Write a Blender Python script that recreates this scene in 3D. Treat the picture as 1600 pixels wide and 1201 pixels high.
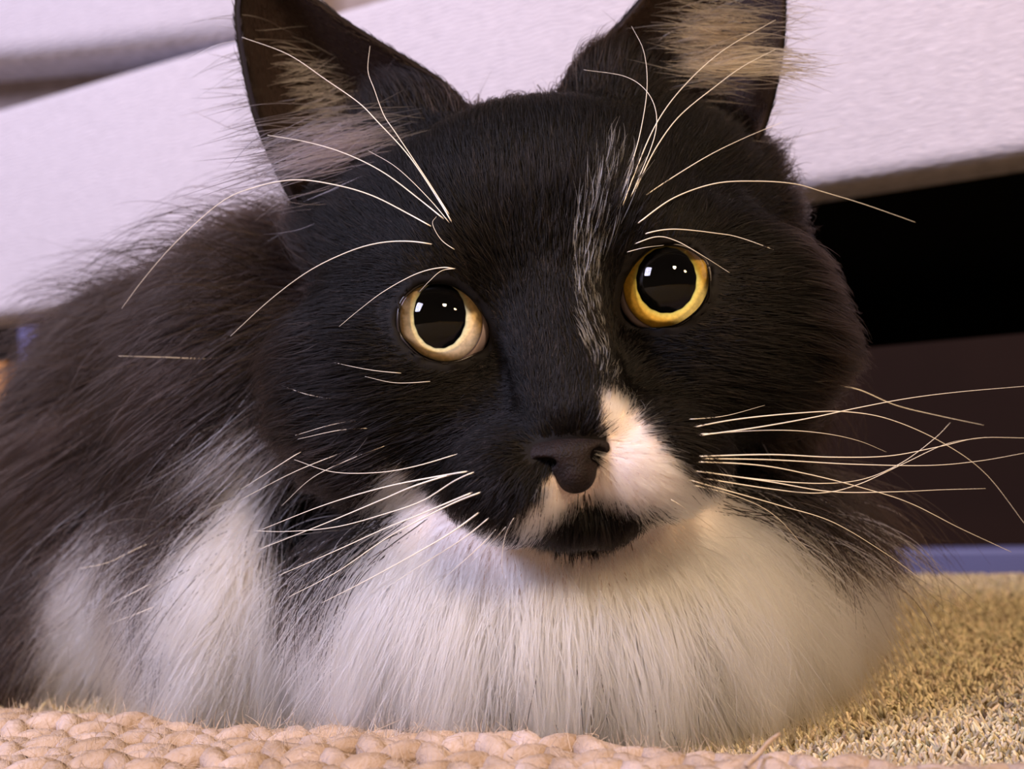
import bpy, math, random
import numpy as np
from mathutils import Matrix, Vector

for o in list(bpy.data.objects):
    bpy.data.objects.remove(o, do_unlink=True)
scene = bpy.context.scene
COL = scene.collection
rng = np.random.default_rng(7)
random.seed(7)

# ------------------------------------------------------------------ camera
F = 1716.0                      # focal length in photo pixels (1600 wide)
UNIT = 0.22 / F                 # one photo pixel at the eyes, in metres
H = 0.0645                      # camera height
PITCH = math.atan(100 / F)
ROLL = math.radians(3.4)
fwd = np.array([0, math.cos(PITCH), math.sin(PITCH)])
r0 = np.array([1.0, 0, 0])
u0 = np.array([0, -math.sin(PITCH), math.cos(PITCH)])
CR = math.cos(ROLL) * r0 - math.sin(ROLL) * u0
CU = math.sin(ROLL) * r0 + math.cos(ROLL) * u0
CLOC = np.array([0, 0, H])

cd = bpy.data.cameras.new('camera')
cam = bpy.data.objects.new('camera', cd)
COL.objects.link(cam)
cd.sensor_width = 36
cd.lens = F / 1600 * 36
cd.clip_start = 0.005
m = Matrix.Identity(4)
for i in range(3):
    m[i][0] = CR[i]; m[i][1] = CU[i]; m[i][2] = -fwd[i]; m[i][3] = CLOC[i]
cam.matrix_world = m
cd.dof.use_dof = True
cd.dof.focus_distance = 0.216
cd.dof.aperture_fstop = 16.0
scene.camera = cam

# ------------------------------------------------------------------ light
vs = scene.view_settings
vs.view_transform = 'Standard'
vs.look = 'None'
vs.gamma = 1
vs.exposure = 0.28
vs.use_curve_mapping = False
w = bpy.data.worlds.new('room_light')
scene.world = w
w.use_nodes = True
bg = w.node_tree.nodes['Background']
bg.inputs['Color'].default_value = (0.95, 0.68, 0.52, 1)
bg.inputs['Strength'].default_value = 0.12

EYE = CLOC + fwd * 0.22


def lamp(name, d, dist, power, col, size, shape='SQUARE', sy=None):
    d = np.array(d, float)
    d /= np.linalg.norm(d)
    wd = CR * d[0] + CU * d[1] - fwd * d[2]
    p = EYE + wd * dist
    L = bpy.data.lights.new(name, 'AREA')
    L.energy = power
    L.color = col
    L.shape = shape
    L.size = size
    if sy:
        L.size_y = sy
    o = bpy.data.objects.new(name, L)
    COL.objects.link(o)
    o.location = p
    o.rotation_euler = Vector(-wd).to_track_quat('-Z', 'Y').to_euler()
    return o


lamp('window_light', (-0.74, 0.54, 0.40), 1.5, 28, (0.75, 0.72, 1.0), 0.40, 'RECTANGLE', 0.50)
lamp('ceiling_lamp_light', (0.20, 0.68, 0.70), 1.8, 24, (1.0, 0.72, 0.46), 0.26, 'DISK')
lamp('side_lamp_light', (0.56, 0.50, 0.60), 2.0, 12, (1.0, 0.66, 0.34), 0.20, 'DISK')

# ------------------------------------------------------------------ helpers


def c2w(P):
    """camera units (X right, Y up, W towards camera, eyes at W=0) -> world metres"""
    P = np.asarray(P, float)
    return CLOC + UNIT * (P[..., 0:1] * CR + P[..., 1:2] * CU + (F - P[..., 2:3]) * fwd)


def w2c(Q):
    D = (np.asarray(Q, float) - CLOC) / UNIT
    return np.stack([D @ CR, D @ CU, F - D @ fwd], -1)


def U(px, py, W):
    s = (F - W) / F
    return np.array([(px - 800) * s, (600.5 - py) * s, W])


def proj(P):
    s = F / (F - P[..., 2])
    return 800 + P[..., 0] * s, 600.5 - P[..., 1] * s


def height(P):          # height above the floor, in units
    return c2w(P)[..., 2] / UNIT


def floor_hit(px, py, z=0.0):
    d = CR * (px - 800) + CU * (600.5 - py) + fwd * F
    t = (z - H) / d[2]
    return CLOC + d * t


def mat(name, col=(.8, .8, .8), rough=0.6, spec=0.3, noise=None, bump=None):
    M = bpy.data.materials.new(name)
    M.use_nodes = True
    nt = M.node_tree
    b = nt.nodes['Principled BSDF']
    b.inputs['Base Color'].default_value = (*col, 1)
    b.inputs['Roughness'].default_value = rough
    b.inputs['Specular IOR Level'].default_value = spec
    if noise:
        sc, c2 = noise
        tc = nt.nodes.new('ShaderNodeTexCoord')
        n = nt.nodes.new('ShaderNodeTexNoise')
        n.inputs['Scale'].default_value = sc
        n.inputs['Detail'].default_value = 4
        r = nt.nodes.new('ShaderNodeValToRGB')
        r.color_ramp.elements[0].color = (*col, 1)
        r.color_ramp.elements[1].color = (*c2, 1)
        r.color_ramp.elements[0].position = 0.35
        r.color_ramp.elements[1].position = 0.65
        nt.links.new(tc.outputs['Object'], n.inputs['Vector'])
        nt.links.new(n.outputs['Fac'], r.inputs['Fac'])
        nt.links.new(r.outputs['Color'], b.inputs['Base Color'])
    if bump:
        sc, st, di = bump
        tc = nt.nodes.new('ShaderNodeTexCoord')
        n = nt.nodes.new('ShaderNodeTexNoise')
        n.inputs['Scale'].default_value = sc
        n.inputs['Detail'].default_value = 3
        bp = nt.nodes.new('ShaderNodeBump')
        bp.inputs['Strength'].default_value = st
        bp.inputs['Distance'].default_value = di
        nt.links.new(tc.outputs['Object'], n.inputs['Vector'])
        nt.links.new(n.outputs['Fac'], bp.inputs['Height'])
        nt.links.new(bp.outputs['Normal'], b.inputs['Normal'])
    return M


def mesh_obj(name, V, Fc, material, parent=None, smooth=True):
    """V in world metres; stored relative to the parent's origin"""
    V = np.asarray(V, float)
    off = np.array(parent.matrix_world.translation) if parent is not None else np.zeros(3)
    if parent is not None:
        q = parent
        off = np.zeros(3)
        while q is not None:
            off += np.array(q.location)
            q = q.parent
    me = bpy.data.meshes.new(name)
    me.from_pydata((V - off).tolist(), [], [list(map(int, f)) for f in Fc])
    if smooth:
        me.polygons.foreach_set('use_smooth', [True] * len(me.polygons))
    me.materials.append(material)
    me.update()
    o = bpy.data.objects.new(name, me)
    COL.objects.link(o)
    if parent is not None:
        o.parent = parent
    return o


def tag(o, label, cat=None, group=None, kind=None):
    if label: o['label'] = label
    if cat: o['category'] = cat
    if group: o['group'] = group
    if kind: o['kind'] = kind
    return o


def empty(name, loc):
    o = bpy.data.objects.new(name, None)
    COL.objects.link(o)
    o.location = loc
    o.empty_display_size = 0.02
    return o


def origin_of(parent):
    off = np.zeros(3)
    q = parent
    while q is not None:
        off += np.array(q.location)
        q = q.parent
    return off


def hair_obj(name, P, rad, colr, material, parent):
    """P (n,k,3) world metres, rad (n,k) metres, colr (n,3) or (n,k,3)"""
    n, k, _ = P.shape
    hc = bpy.data.hair_curves.new(name)
    hc.add_curves([k] * n)
    off = origin_of(parent)
    hc.attributes['position'].data.foreach_set('vector', (P - off).astype(np.float32).ravel())
    ra = hc.attributes.get('radius') or hc.attributes.new('radius', 'FLOAT', 'POINT')
    ra.data.foreach_set('value', rad.astype(np.float32).ravel())
    if colr is not None:
        if colr.ndim == 2:
            colr = np.repeat(colr[:, None, :], k, 1)
        ca = hc.attributes.new('fcol', 'FLOAT_COLOR', 'POINT')
        c4 = np.ones((n, k, 4), np.float32)
        c4[..., :3] = colr
        ca.data.foreach_set('color', c4.ravel())
    hc.materials.append(material)
    o = bpy.data.objects.new(name, hc)
    COL.objects.link(o)
    if parent is not None:
        o.parent = parent
    return o


def catmull(pts, n):
    pts = np.asarray(pts, float)
    P = np.vstack([2 * pts[0] - pts[1], pts, 2 * pts[-1] - pts[-2]])
    seg = np.linalg.norm(np.diff(pts, axis=0), axis=1)
    cum = np.concatenate([[0], np.cumsum(seg)])
    out = []
    for s in np.linspace(0, cum[-1], n):
        i = min(np.searchsorted(cum, s, 'right') - 1, len(seg) - 1)
        t = (s - cum[i]) / seg[i]
        p0, p1, p2, p3 = P[i], P[i + 1], P[i + 2], P[i + 3]
        out.append(0.5 * (2 * p1 + (p2 - p0) * t + (2 * p0 - 5 * p1 + 4 * p2 - p3) * t * t
                          + (3 * p1 - p0 - 3 * p2 + p3) * t ** 3))
    return np.array(out)


def tube(path, rad, sides=6, closed=False, cap=True):
    path = np.asarray(path, float)
    n = len(path)
    rad = np.broadcast_to(rad, (n,))
    if closed:
        T = np.roll(path, -1, 0) - np.roll(path, 1, 0)
    else:
        T = np.gradient(path, axis=0)
    T /= np.linalg.norm(T, axis=1)[:, None] + 1e-12
    ref = np.array([0.3, 0.2, 0.93])
    V = []
    for i in range(n):
        a = np.cross(T[i], ref)
        a /= np.linalg.norm(a)
        b = np.cross(T[i], a)
        for s in range(sides):
            th = 2 * math.pi * s / sides
            V.append(path[i] + rad[i] * (math.cos(th) * a + math.sin(th) * b))
    Fc = []
    for i in range(n if closed else n - 1):
        j = (i + 1) % n
        for s in range(sides):
            s2 = (s + 1) % sides
            Fc.append((i * sides + s, i * sides + s2, j * sides + s2, j * sides + s))
    if cap and not closed:
        Fc.append(tuple(range(sides - 1, -1, -1)))
        Fc.append(tuple((n - 1) * sides + s for s in range(sides)))
    return np.array(V), Fc


def merge(parts):
    V = []; Fc = []; k = 0
    for v, f in parts:
        V.append(v)
        Fc += [tuple(i + k for i in q) for q in f]
        k += len(v)
    return np.vstack(V), Fc


def surface_nets(G, xs, ys, zs):
    """naive surface nets on a rectilinear grid, G<0 inside"""
    S = G < 0
    nx, ny, nz = G.shape
    c = S[:-1, :-1, :-1].astype(np.int8)
    tot = np.zeros((nx - 1, ny - 1, nz - 1), np.int8)
    for i in (0, 1):
        for j in (0, 1):
            for k in (0, 1):
                tot += S[i:nx - 1 + i, j:ny - 1 + j, k:nz - 1 + k]
    act = np.argwhere((tot > 0) & (tot < 8))
    idx = -np.ones(tot.shape, np.int64)
    idx[act[:, 0], act[:, 1], act[:, 2]] = np.arange(len(act))
    acc = np.zeros((len(act), 3)); cnt = np.zeros(len(act))
    corners = [(i, j, k) for i in (0, 1) for j in (0, 1) for k in (0, 1)]
    axes = (xs, ys, zs)
    for a in corners:
        for ax in range(3):
            if a[ax]:
                continue
            b = list(a); b[ax] = 1
            ia = act + np.array(a); ib = act + np.array(b)
            ga = G[ia[:, 0], ia[:, 1], ia[:, 2]]; gb = G[ib[:, 0], ib[:, 1], ib[:, 2]]
            cr = (ga < 0) != (gb < 0)
            t = np.where(cr, ga / np.where(cr, ga - gb, 1), 0)
            pa = np.stack([axes[q][ia[:, q]] for q in range(3)], -1)
            pb = np.stack([axes[q][ib[:, q]] for q in range(3)], -1)
            acc += np.where(cr[:, None], pa + (pb - pa) * t[:, None], 0)
            cnt += cr
    V = acc / cnt[:, None]
    Q = []
    for ax in range(3):
        sl0 = [slice(None)] * 3; sl1 = [slice(None)] * 3
        sl0[ax] = slice(0, -1); sl1[ax] = slice(1, None)
        a, b = S[tuple(sl0)], S[tuple(sl1)]
        e = np.argwhere(a != b)
        o1, o2 = [(1, 2), (2, 0), (0, 1)][ax]
        ok = np.ones(len(e), bool)
        for q in (o1, o2):
            ok &= (e[:, q] > 0) & (e[:, q] < G.shape[q] - 1)
        e = e[ok]
        ins = a[e[:, 0], e[:, 1], e[:, 2]]

        def cell(d1, d2):
            q = e.copy()
            q[:, o1] -= d1; q[:, o2] -= d2
            return idx[q[:, 0], q[:, 1], q[:, 2]]
        f = np.stack([cell(1, 1), cell(0, 1), cell(0, 0), cell(1, 0)], -1)
        f[~ins] = f[~ins][:, ::-1]
        Q.append(f)
    return V, np.vstack(Q)


def ell(P, c, r, A=None):
    D = P - c
    if A is not None:
        D = D @ A.T
    r = np.asarray(r, float)
    k0 = np.sqrt(((D / r) ** 2).sum(-1))
    k1 = np.sqrt(((D / r ** 2) ** 2).sum(-1)) + 1e-9
    return k0 * (k0 - 1) / k1


def cone(P, a, b, ra, rb):
    ab = b - a
    t = np.clip(((P - a) @ ab) / (ab @ ab), 0, 1)
    return np.linalg.norm(P - a - t[..., None] * ab, axis=-1) - (ra + (rb - ra) * t)


def smin(a, b, k):
    h = np.clip(0.5 + 0.5 * (b - a) / k, 0, 1)
    return b + (a - b) * h - k * h * (1 - h)


def smax(a, b, k):
    return -smin(-a, -b, k)


def inpoly(x, y, poly):
    x = np.asarray(x); y = np.asarray(y)
    r = np.zeros(x.shape, bool)
    n = len(poly)
    for i in range(n):
        x1, y1 = poly[i]; x2, y2 = poly[(i + 1) % n]
        if y1 == y2:
            continue
        c = ((y1 > y) != (y2 > y)) & (x < (x2 - x1) * (y - y1) / (y2 - y1) + x1)
        r ^= c
    return r


def polydist(x, y, poly):
    d = np.full(np.shape(x), 1e9)
    n = len(poly)
    for i in range(n):
        a = np.array(poly[i], float); b = np.array(poly[(i + 1) % n], float)
        ab = b - a
        t = np.clip(((x - a[0]) * ab[0] + (y - a[1]) * ab[1]) / (ab @ ab), 0, 1)
        d = np.minimum(d, np.hypot(x - a[0] - t * ab[0], y - a[1] - t * ab[1]))
    return np.where(inpoly(x, y, poly), -d, d)


# ------------------------------------------------------------------ floor
carpet_mat = mat('carpet', (0.42, 0.33, 0.20), 0.95, 0.05, (180, (0.42, 0.33, 0.20)), (500, 0.6, 0.002))
fl = mesh_obj('floor', [(-2.5, -2.0, 0), (2.5, -2.0, 0), (2.5, 3, 0), (-2.5, 3, 0)], [(0, 1, 2, 3)], carpet_mat)
tag(fl, 'beige carpeted floor', None, None, 'structure')

wall_m = mat('painted_wall', (0.42, 0.36, 0.31), 0.9, 0.1)
wl = mesh_obj('wall_back', [(-2.5, 2.6, 0), (2.5, 2.6, 0), (2.5, 2.6, 2.4), (-2.5, 2.6, 2.4), (-2.5, 2.7, 0), (2.5, 2.7, 0), (2.5, 2.7, 2.4), (-2.5, 2.7, 2.4)],
              [(0, 1, 2, 3), (5, 4, 7, 6), (1, 5, 6, 2), (4, 0, 3, 7), (3, 2, 6, 7), (4, 5, 1, 0)], wall_m, None, False)
tag(wl, 'plain painted wall behind the sofa', None, None, 'structure')

# carpet pile: short twisted tufts
hair_simple = None


def hair_mat(name, rough=0.45, radial=0.6, coat=0.0, attr=True, col=(0.8, 0.8, 0.8)):
    M = bpy.data.materials.new(name)
    M.use_nodes = True
    nt = M.node_tree
    for nd in list(nt.nodes):
        nt.nodes.remove(nd)
    out = nt.nodes.new('ShaderNodeOutputMaterial')
    h = nt.nodes.new('ShaderNodeBsdfHairPrincipled')
    h.parametrization = 'COLOR'
    h.inputs['Roughness'].default_value = rough
    h.inputs['Radial Roughness'].default_value = radial
    h.inputs['Coat'].default_value = coat
    h.inputs['IOR'].default_value = 1.23
    h.inputs['Color'].default_value = (*col, 1)
    if attr:
        a = nt.nodes.new('ShaderNodeAttribute')
        a.attribute_name = 'fcol'
        nt.links.new(a.outputs['Color'], h.inputs['Color'])
    nt.links.new(h.outputs[0], out.inputs['Surface'])
    return M


def attr_mat(name, rough=0.8, spec=0.1):
    M = bpy.data.materials.new(name)
    M.use_nodes = True
    nt = M.node_tree
    b = nt.nodes['Principled BSDF']
    b.inputs['Roughness'].default_value = rough
    b.inputs['Specular IOR Level'].default_value = spec
    a = nt.nodes.new('ShaderNodeAttribute')
    a.attribute_name = 'fcol'
    nt.links.new(a.outputs['Color'], b.inputs['Base Color'])
    return M


n = 420000
cx = rng.uniform(-0.35, 0.60, n); cy = rng.uniform(0.12, 0.95, n)
keep = rng.random(n) < np.where((cx > 0.0) & (cx < 0.42) & (cy < 0.58), 1.0, 0.13)
cx, cy = cx[keep], cy[keep]
n = len(cx)
P = np.zeros((n, 4, 3))
ang = rng.uniform(0, 2 * math.pi, n); lean = rng.uniform(0.2, 1.0, n)
for k in range(4):
    t = k / 3
    P[:, k, 0] = cx + np.cos(ang) * lean * 0.0034 * t ** 1.3
    P[:, k, 1] = cy + np.sin(ang) * lean * 0.0034 * t ** 1.3
    P[:, k, 2] = 0.0002 + 0.0036 * t * (1 - 0.25 * lean * t)
rad = np.array([0.00035, 0.00036, 0.00034, 0.00026])[None] * rng.uniform(0.7, 1.2, n)[:, None]
base = np.array([0.50, 0.42, 0.275])
tuft = 1 + 0.22 * np.sin(cx * 900 + 3 * np.sin(cy * 400)) * np.sin(cy * 800 + 3 * np.sin(cx * 350))
colr = base[None] * (tuft * rng.uniform(0.7, 1.2, n))[:, None] + rng.normal(0, 0.012, (n, 3))
pile_mat = attr_mat('carpet_pile', 0.9, 0.05)
hair_obj('carpet_pile', P, rad, np.clip(colr, 0.02, 1), pile_mat, fl)
bpy.data.objects['carpet_pile']['kind'] = 'stuff'

# ------------------------------------------------------------------ sofa
# the front rail's bottom edge was found from the photo: it recedes to the left
fabric = bpy.data.materials.new('sofa_fabric')
fabric.use_nodes = True
nt = fabric.node_tree
b = nt.nodes['Principled BSDF']
b.inputs['Roughness'].default_value = 0.9
b.inputs['Specular IOR Level'].default_value = 0.1
tc = nt.nodes.new('ShaderNodeTexCoord')
mp = nt.nodes.new('ShaderNodeMapping')
mp.inputs['Scale'].default_value = (1, 1, 5)
n1 = nt.nodes.new('ShaderNodeTexNoise'); n1.inputs['Scale'].default_value = 170; n1.inputs['Detail'].default_value = 3
n2 = nt.nodes.new('ShaderNodeTexNoise'); n2.inputs['Scale'].default_value = 14; n2.inputs['Detail'].default_value = 3
wv = nt.nodes.new('ShaderNodeTexWave'); wv.wave_type = 'BANDS'; wv.bands_direction = 'Z'
wv.inputs['Scale'].default_value = 120; wv.inputs['Distortion'].default_value = 7.0
wv.inputs['Detail'].default_value = 2
mx = nt.nodes.new('ShaderNodeMath'); mx.operation = 'MULTIPLY_ADD'
mx.inputs[1].default_value = 0.6
rp = nt.nodes.new('ShaderNodeValToRGB')
rp.color_ramp.elements[0].color = (0.36, 0.35, 0.41, 1); rp.color_ramp.elements[0].position = 0.3
rp.color_ramp.elements[1].color = (0.55, 0.535, 0.61, 1); rp.color_ramp.elements[1].position = 1.0
nt.links.new(tc.outputs['Object'], mp.inputs['Vector'])
nt.links.new(mp.outputs['Vector'], n1.inputs['Vector'])
nt.links.new(tc.outputs['Object'], n2.inputs['Vector'])
nt.links.new(tc.outputs['Object'], wv.inputs['Vector'])
nt.links.new(wv.outputs['Fac'], mx.inputs[0])
nt.links.new(n1.outputs['Fac'], mx.inputs[2])
nt.links.new(mx.outputs[0], rp.inputs['Fac'])
nt.links.new(rp.outputs['Color'], b.inputs['Base Color'])
bp = nt.nodes.new('ShaderNodeBump')
bp.inputs['Strength'].default_value = 0.5; bp.inputs['Distance'].default_value = 0.001
nt.links.new(mx.outputs[0], bp.inputs['Height'])
nt.links.new(bp.outputs['Normal'], b.inputs['Normal'])


def at_height(px, py, zu):
    """point on the pixel's ray at a height of zu units"""
    return floor_hit(px, py, zu * UNIT)


A = at_height(1500, 255, 1380)
B = at_height(0, 495, 1380)
sdir = (B - A) / np.linalg.norm(B - A)           # runs left and away
sdir[2] = 0; sdir /= np.linalg.norm(sdir)
sback = np.array([-sdir[1], sdir[0], 0])
if sback[1] < 0: sback = -sback                    # into the sofa
zb = 1380 * UNIT


def sofa_pt(s, back, z):
    q = A + sdir * s + sback * back
    return np.array([q[0], q[1], z])


def s_of_pixel(px, py):
    """where the pixel's ray meets the plane of the rail front: (s, z)"""
    d = CR * (px - 800) + CU * (600.5 - py) + fwd * F
    t = ((A - CLOC) @ sback) / (d @ sback)
    p = CLOC + d * t
    return (p - A) @ sdir, p[2]


sofa = empty('sofa', sofa_pt(0.2, 0.3, 0))
tag(sofa, 'low sofa in pale lilac-grey woven fabric behind the cat', 'sofa')
S0, S1 = -0.55, 1.15
zt0 = np.mean([s_of_pixel(0, 165)[1], s_of_pixel(380, 55)[1]])


def prism(prof, s0, s1, ns=40, wob=0.0, topfun=None):
    """extrude a closed profile of (back, z) along the sofa"""
    V = []; Fc = []
    k = len(prof)
    for i in range(ns + 1):
        s = s0 + (s1 - s0) * i / ns
        for (bk, z) in prof:
            zz = z + (topfun(s, bk, z) if topfun else 0)
            V.append(sofa_pt(s, bk + wob * math.sin(s * 23 + z * 40), zz))
    for i in range(ns):
        for j in range(k):
            j2 = (j + 1) % k
            Fc.append((i * k + j, i * k + j2, (i + 1) * k + j2, (i + 1) * k + j))
    Fc.append(tuple(range(k))[::-1]); Fc.append(tuple(ns * k + j for j in range(k)))
    return np.array(V), Fc


def rounded(b0, z0, b1, z1, r, n=5):
    pts = []
    for (cb, cz, a0) in ((b0 + r, z0 + r, 180), (b1 - r, z0 + r, 270), (b1 - r, z1 - r, 0), (b0 + r, z1 - r, 90)):
        for i in range(n + 1):
            a = math.radians(a0 + 90 * i / n)
            pts.append((cb + r * math.cos(a), cz + r * math.sin(a)))
    return pts


V, Fc = prism(rounded(0, zb, 0.045, zt0, 0.008), S0, S1, 40, 0.0008)
mesh_obj('front_rail', V, Fc, fabric, sofa)
# inner panel, set back, darker taupe paints in the shade between rail and cushion
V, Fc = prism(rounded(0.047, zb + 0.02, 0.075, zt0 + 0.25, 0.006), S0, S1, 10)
gap_shade = mat('taupe_shade', (0.20, 0.165, 0.155), 0.95, 0.05, (40, (0.26, 0.22, 0.21)))
mesh_obj('inner_panel', V, Fc, gap_shade, sofa)
# seat cushion: sags on to the rail to the right, lifts to the left
sa, za = s_of_pixel(0, 80); sb_, zb_ = s_of_pixel(370, 42)


def cush(s, bk, z):
    k = (za - zb_) / (sa - sb_)
    return max((s - sb_) * k, -0.004) if s > sb_ - 0.1 else -0.004


V, Fc = prism(rounded(-0.006, zb_ - 0.006, 0.42, zb_ + 0.13, 0.014), sb_ - 0.03, S1, 40, 0.001, cush)
mesh_obj('seat_cushion', V, Fc, fabric, sofa)
shade_black = mat('under_sofa_shade', (0.004, 0.004, 0.0045), 0.95, 0.02)  # black panels stand in for the darkness under the sofa
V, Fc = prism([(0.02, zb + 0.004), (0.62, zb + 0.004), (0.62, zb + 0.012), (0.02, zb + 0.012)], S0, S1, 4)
mesh_obj('underside_shade_panel', V, Fc, shade_black, sofa, False)
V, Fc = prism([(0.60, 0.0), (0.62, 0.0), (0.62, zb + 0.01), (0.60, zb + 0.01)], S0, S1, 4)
mesh_obj('rear_shade_panel', V, Fc, shade_black, sofa, False)


# brown board under the sofa and an added strip painted as blue light at its foot
def back_for_floor(px, py):
    p = floor_hit(px, py)
    return (p - A) @ sback


bb = back_for_floor(1500, 907)
bp_ = sofa_pt(0, bb, 0)


def z_at_back(px, py, back):
    d = CR * (px - 800) + CU * (600.5 - py) + fwd * F
    t = ((A + sback * back - CLOC) @ sback) / (d @ sback)
    return (CLOC + d * t)[2]


zbt = z_at_back(1500, 530, bb + 0.02)
zblue = z_at_back(1500, 858, bb)
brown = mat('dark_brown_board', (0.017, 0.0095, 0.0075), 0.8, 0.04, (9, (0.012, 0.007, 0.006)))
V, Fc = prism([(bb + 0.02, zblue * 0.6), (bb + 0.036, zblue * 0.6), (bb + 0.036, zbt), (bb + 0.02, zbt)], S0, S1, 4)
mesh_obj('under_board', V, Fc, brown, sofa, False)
blue = mat('blue_light_strip', (0.085, 0.095, 0.22), 0.5, 0.3)
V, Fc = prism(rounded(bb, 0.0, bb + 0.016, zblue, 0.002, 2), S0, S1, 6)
o = mesh_obj('added_foot_strip', V, Fc, blue, sofa, False)
o['label'] = 'slim strip along the carpet, coloured as blue light'
# leg at the far end
sl, _ = s_of_pixel(25, 560)
steel = mat('chrome_blue_reflection', (0.12, 0.125, 0.30), 0.4, 0.5)  # blue reflection on the chrome is put into the base colour
wood = mat('orange_wood', (0.45, 0.22, 0.08), 0.5, 0.3)


def box_s(s0, s1, b0, b1, z0, z1):
    return prism([(b0, z0), (b1, z0), (b1, z1), (b0, z1)], s0, s1, 1)


V, Fc = box_s(sl - 0.009, sl + 0.009, 0.01, 0.03, 0, zb - 0.008)
o = mesh_obj('leg', V, Fc, steel, sofa, False)
o['label'] = 'slim chrome leg with painted blue reflection'
V, Fc = box_s(sl + 0.024, sl + 0.05, 0.01, 0.035, 0, zb - 0.03)
o = mesh_obj('leg', V, Fc, wood, sofa, False)
o['label'] = 'orange wooden leg'
V, Fc = box_s(-0.5, -0.47, 0.02, 0.05, 0, zb + 0.006)
mesh_obj('leg', V, Fc, wood, sofa, False)

# ------------------------------------------------------------------ knitted blanket in front
wool = mat('peach_wool', (0.33, 0.24, 0.17), 0.95, 0.05, (110, (0.50, 0.40, 0.35)), (900, 0.5, 0.001))
KH = 88 * UNIT
E0 = floor_hit(0, 1098, KH); E1 = floor_hit(1500, 1172, KH)
kd = (E1 - E0) / np.linalg.norm(E1 - E0)
kn = np.array([kd[1], -kd[0], 0])                 # towards the camera side
if kn[1] > 0: kn = -kn
blanket = empty('knitted_blanket', np.array([E0[0], E0[1], 0]) + kd * 0.1 + kn * 0.03)
tag(blanket, 'chunky peach wool knitted blanket edge lying in front of the cat', 'blanket')
SW = 98 * UNIT; RS = 50 * UNIT
nst = int(np.linalg.norm(E1 - E0) / SW) + 16
wool_fuzz = []
for row in range(9):
    tt = np.linspace(0, nst, nst * 26)
    ph = 2 * math.pi * tt
    a = tt * SW - 8 * SW + SW * 0.30 * np.sin(2 * ph) + (row % 2) * 0.3 * SW
    bq = row * RS - 0.62 * RS * np.cos(ph)
    prof = KH * (1 - 0.5 * math.exp(-row * 1.6)) - 20 * UNIT
    hump = 6 * UNIT * np.sin(a * 55 + row * 0.6) + 5 * UNIT * np.sin(a * 130 + row * 1.9)
    z = prof + hump - 10 * UNIT * np.cos(2 * ph) + 5 * UNIT * np.cos(ph)
    path = E0[None] * [1, 1, 0] + kd * a[:, None] + kn * bq[:, None]
    path[:, 2] = np.maximum(z, 16 * UNIT)
    rr = 19 * UNIT * (1 + 0.18 * np.sin(tt * 7.3 + row) * np.sin(tt * 2.1 + row * 3))
    V, Fc = tube(path, rr, 8)
    mesh_obj('yarn_row', V, Fc, wool, blanket)
    wool_fuzz.append(path)
# felted underside that the stitches sit on
pts = []
e_in = 8 * UNIT
for s in np.linspace(-8 * SW, (nst - 8) * SW, 30):
    p = E0 + kd * s
    for bq, z in ((-0.2 * RS, 0.0005), (0.3 * RS, KH * 0.45), (2 * RS, KH - 30 * UNIT), (8 * RS, KH - 30 * UNIT), (8.3 * RS, 0.0005)):
        q = p + kn * bq
        pts.append((q[0], q[1], z))
Fc = []
for i in range(29):
    for j in range(5):
        j2 = (j + 1) % 5
        Fc.append((i * 5 + j, i * 5 + j2, (i + 1) * 5 + j2, (i + 1) * 5 + j))
Fc += [tuple(range(5)), tuple(29 * 5 + j for j in range(5))[::-1]]
mesh_obj('backing', pts, Fc, wool, blanket)
# wool fuzz
P = np.concatenate(wool_fuzz)
sel = rng.integers(0, len(P), 30000)
root = P[sel] + rng.normal(0, 9 * UNIT, (30000, 3))
d = rng.normal(0, 1, (30000, 3)); d[:, 2] = np.abs(d[:, 2]) + 0.3
d /= np.linalg.norm(d, axis=1)[:, None]
d2 = rng.normal(0, 1, (30000, 3))
L = rng.uniform(8, 26, 30000) * UNIT
HP = np.stack([root + (d * (k / 4) + 0.6 * d2 * (k / 4) ** 2) * L[:, None] for k in range(5)], 1)
HP[..., 2] = np.maximum(HP[..., 2], 0.0006)
wcol = np.array([0.52, 0.41, 0.32])[None] * rng.uniform(0.8, 1.15, (30000, 1))
fo = hair_obj('wool_fuzz', HP, np.broadcast_to(np.array([.9, .8, .7, .5, .3]) * 0.5 * UNIT, (30000, 5)), np.clip(wcol, 0, 1), pile_mat, blanket)
fo['kind'] = 'stuff'
# one stray end of yarn
pth = catmull([at_height(1165, 1196, 92), at_height(1185, 1178, 100), at_height(1200, 1160, 110), at_height(1218, 1146, 116)], 12)
V, Fc = tube(pth, np.linspace(4, 2.5, 12) * UNIT, 6)
mesh_obj('loose_yarn', V, Fc, wool, blanket)

# ------------------------------------------------------------------ cat
cat_loc = c2w(U(760, 900, -500)); cat_loc[2] = 0
cat = empty('cat', cat_loc)
tag(cat, 'long-haired black and white cat with yellow eyes lying on the carpet', 'cat')

HR = np.array([0.987, 0.162, 0]); HU = np.array([-0.162, 0.987, 0]); HZ = np.array([0, 0, 1.0])
AH = np.stack([HR, HU, HZ])
HO = U(866, 476, 0)


def hp(u, v, wz):
    return HO + u * HR + v * HU + wz * HZ


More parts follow.
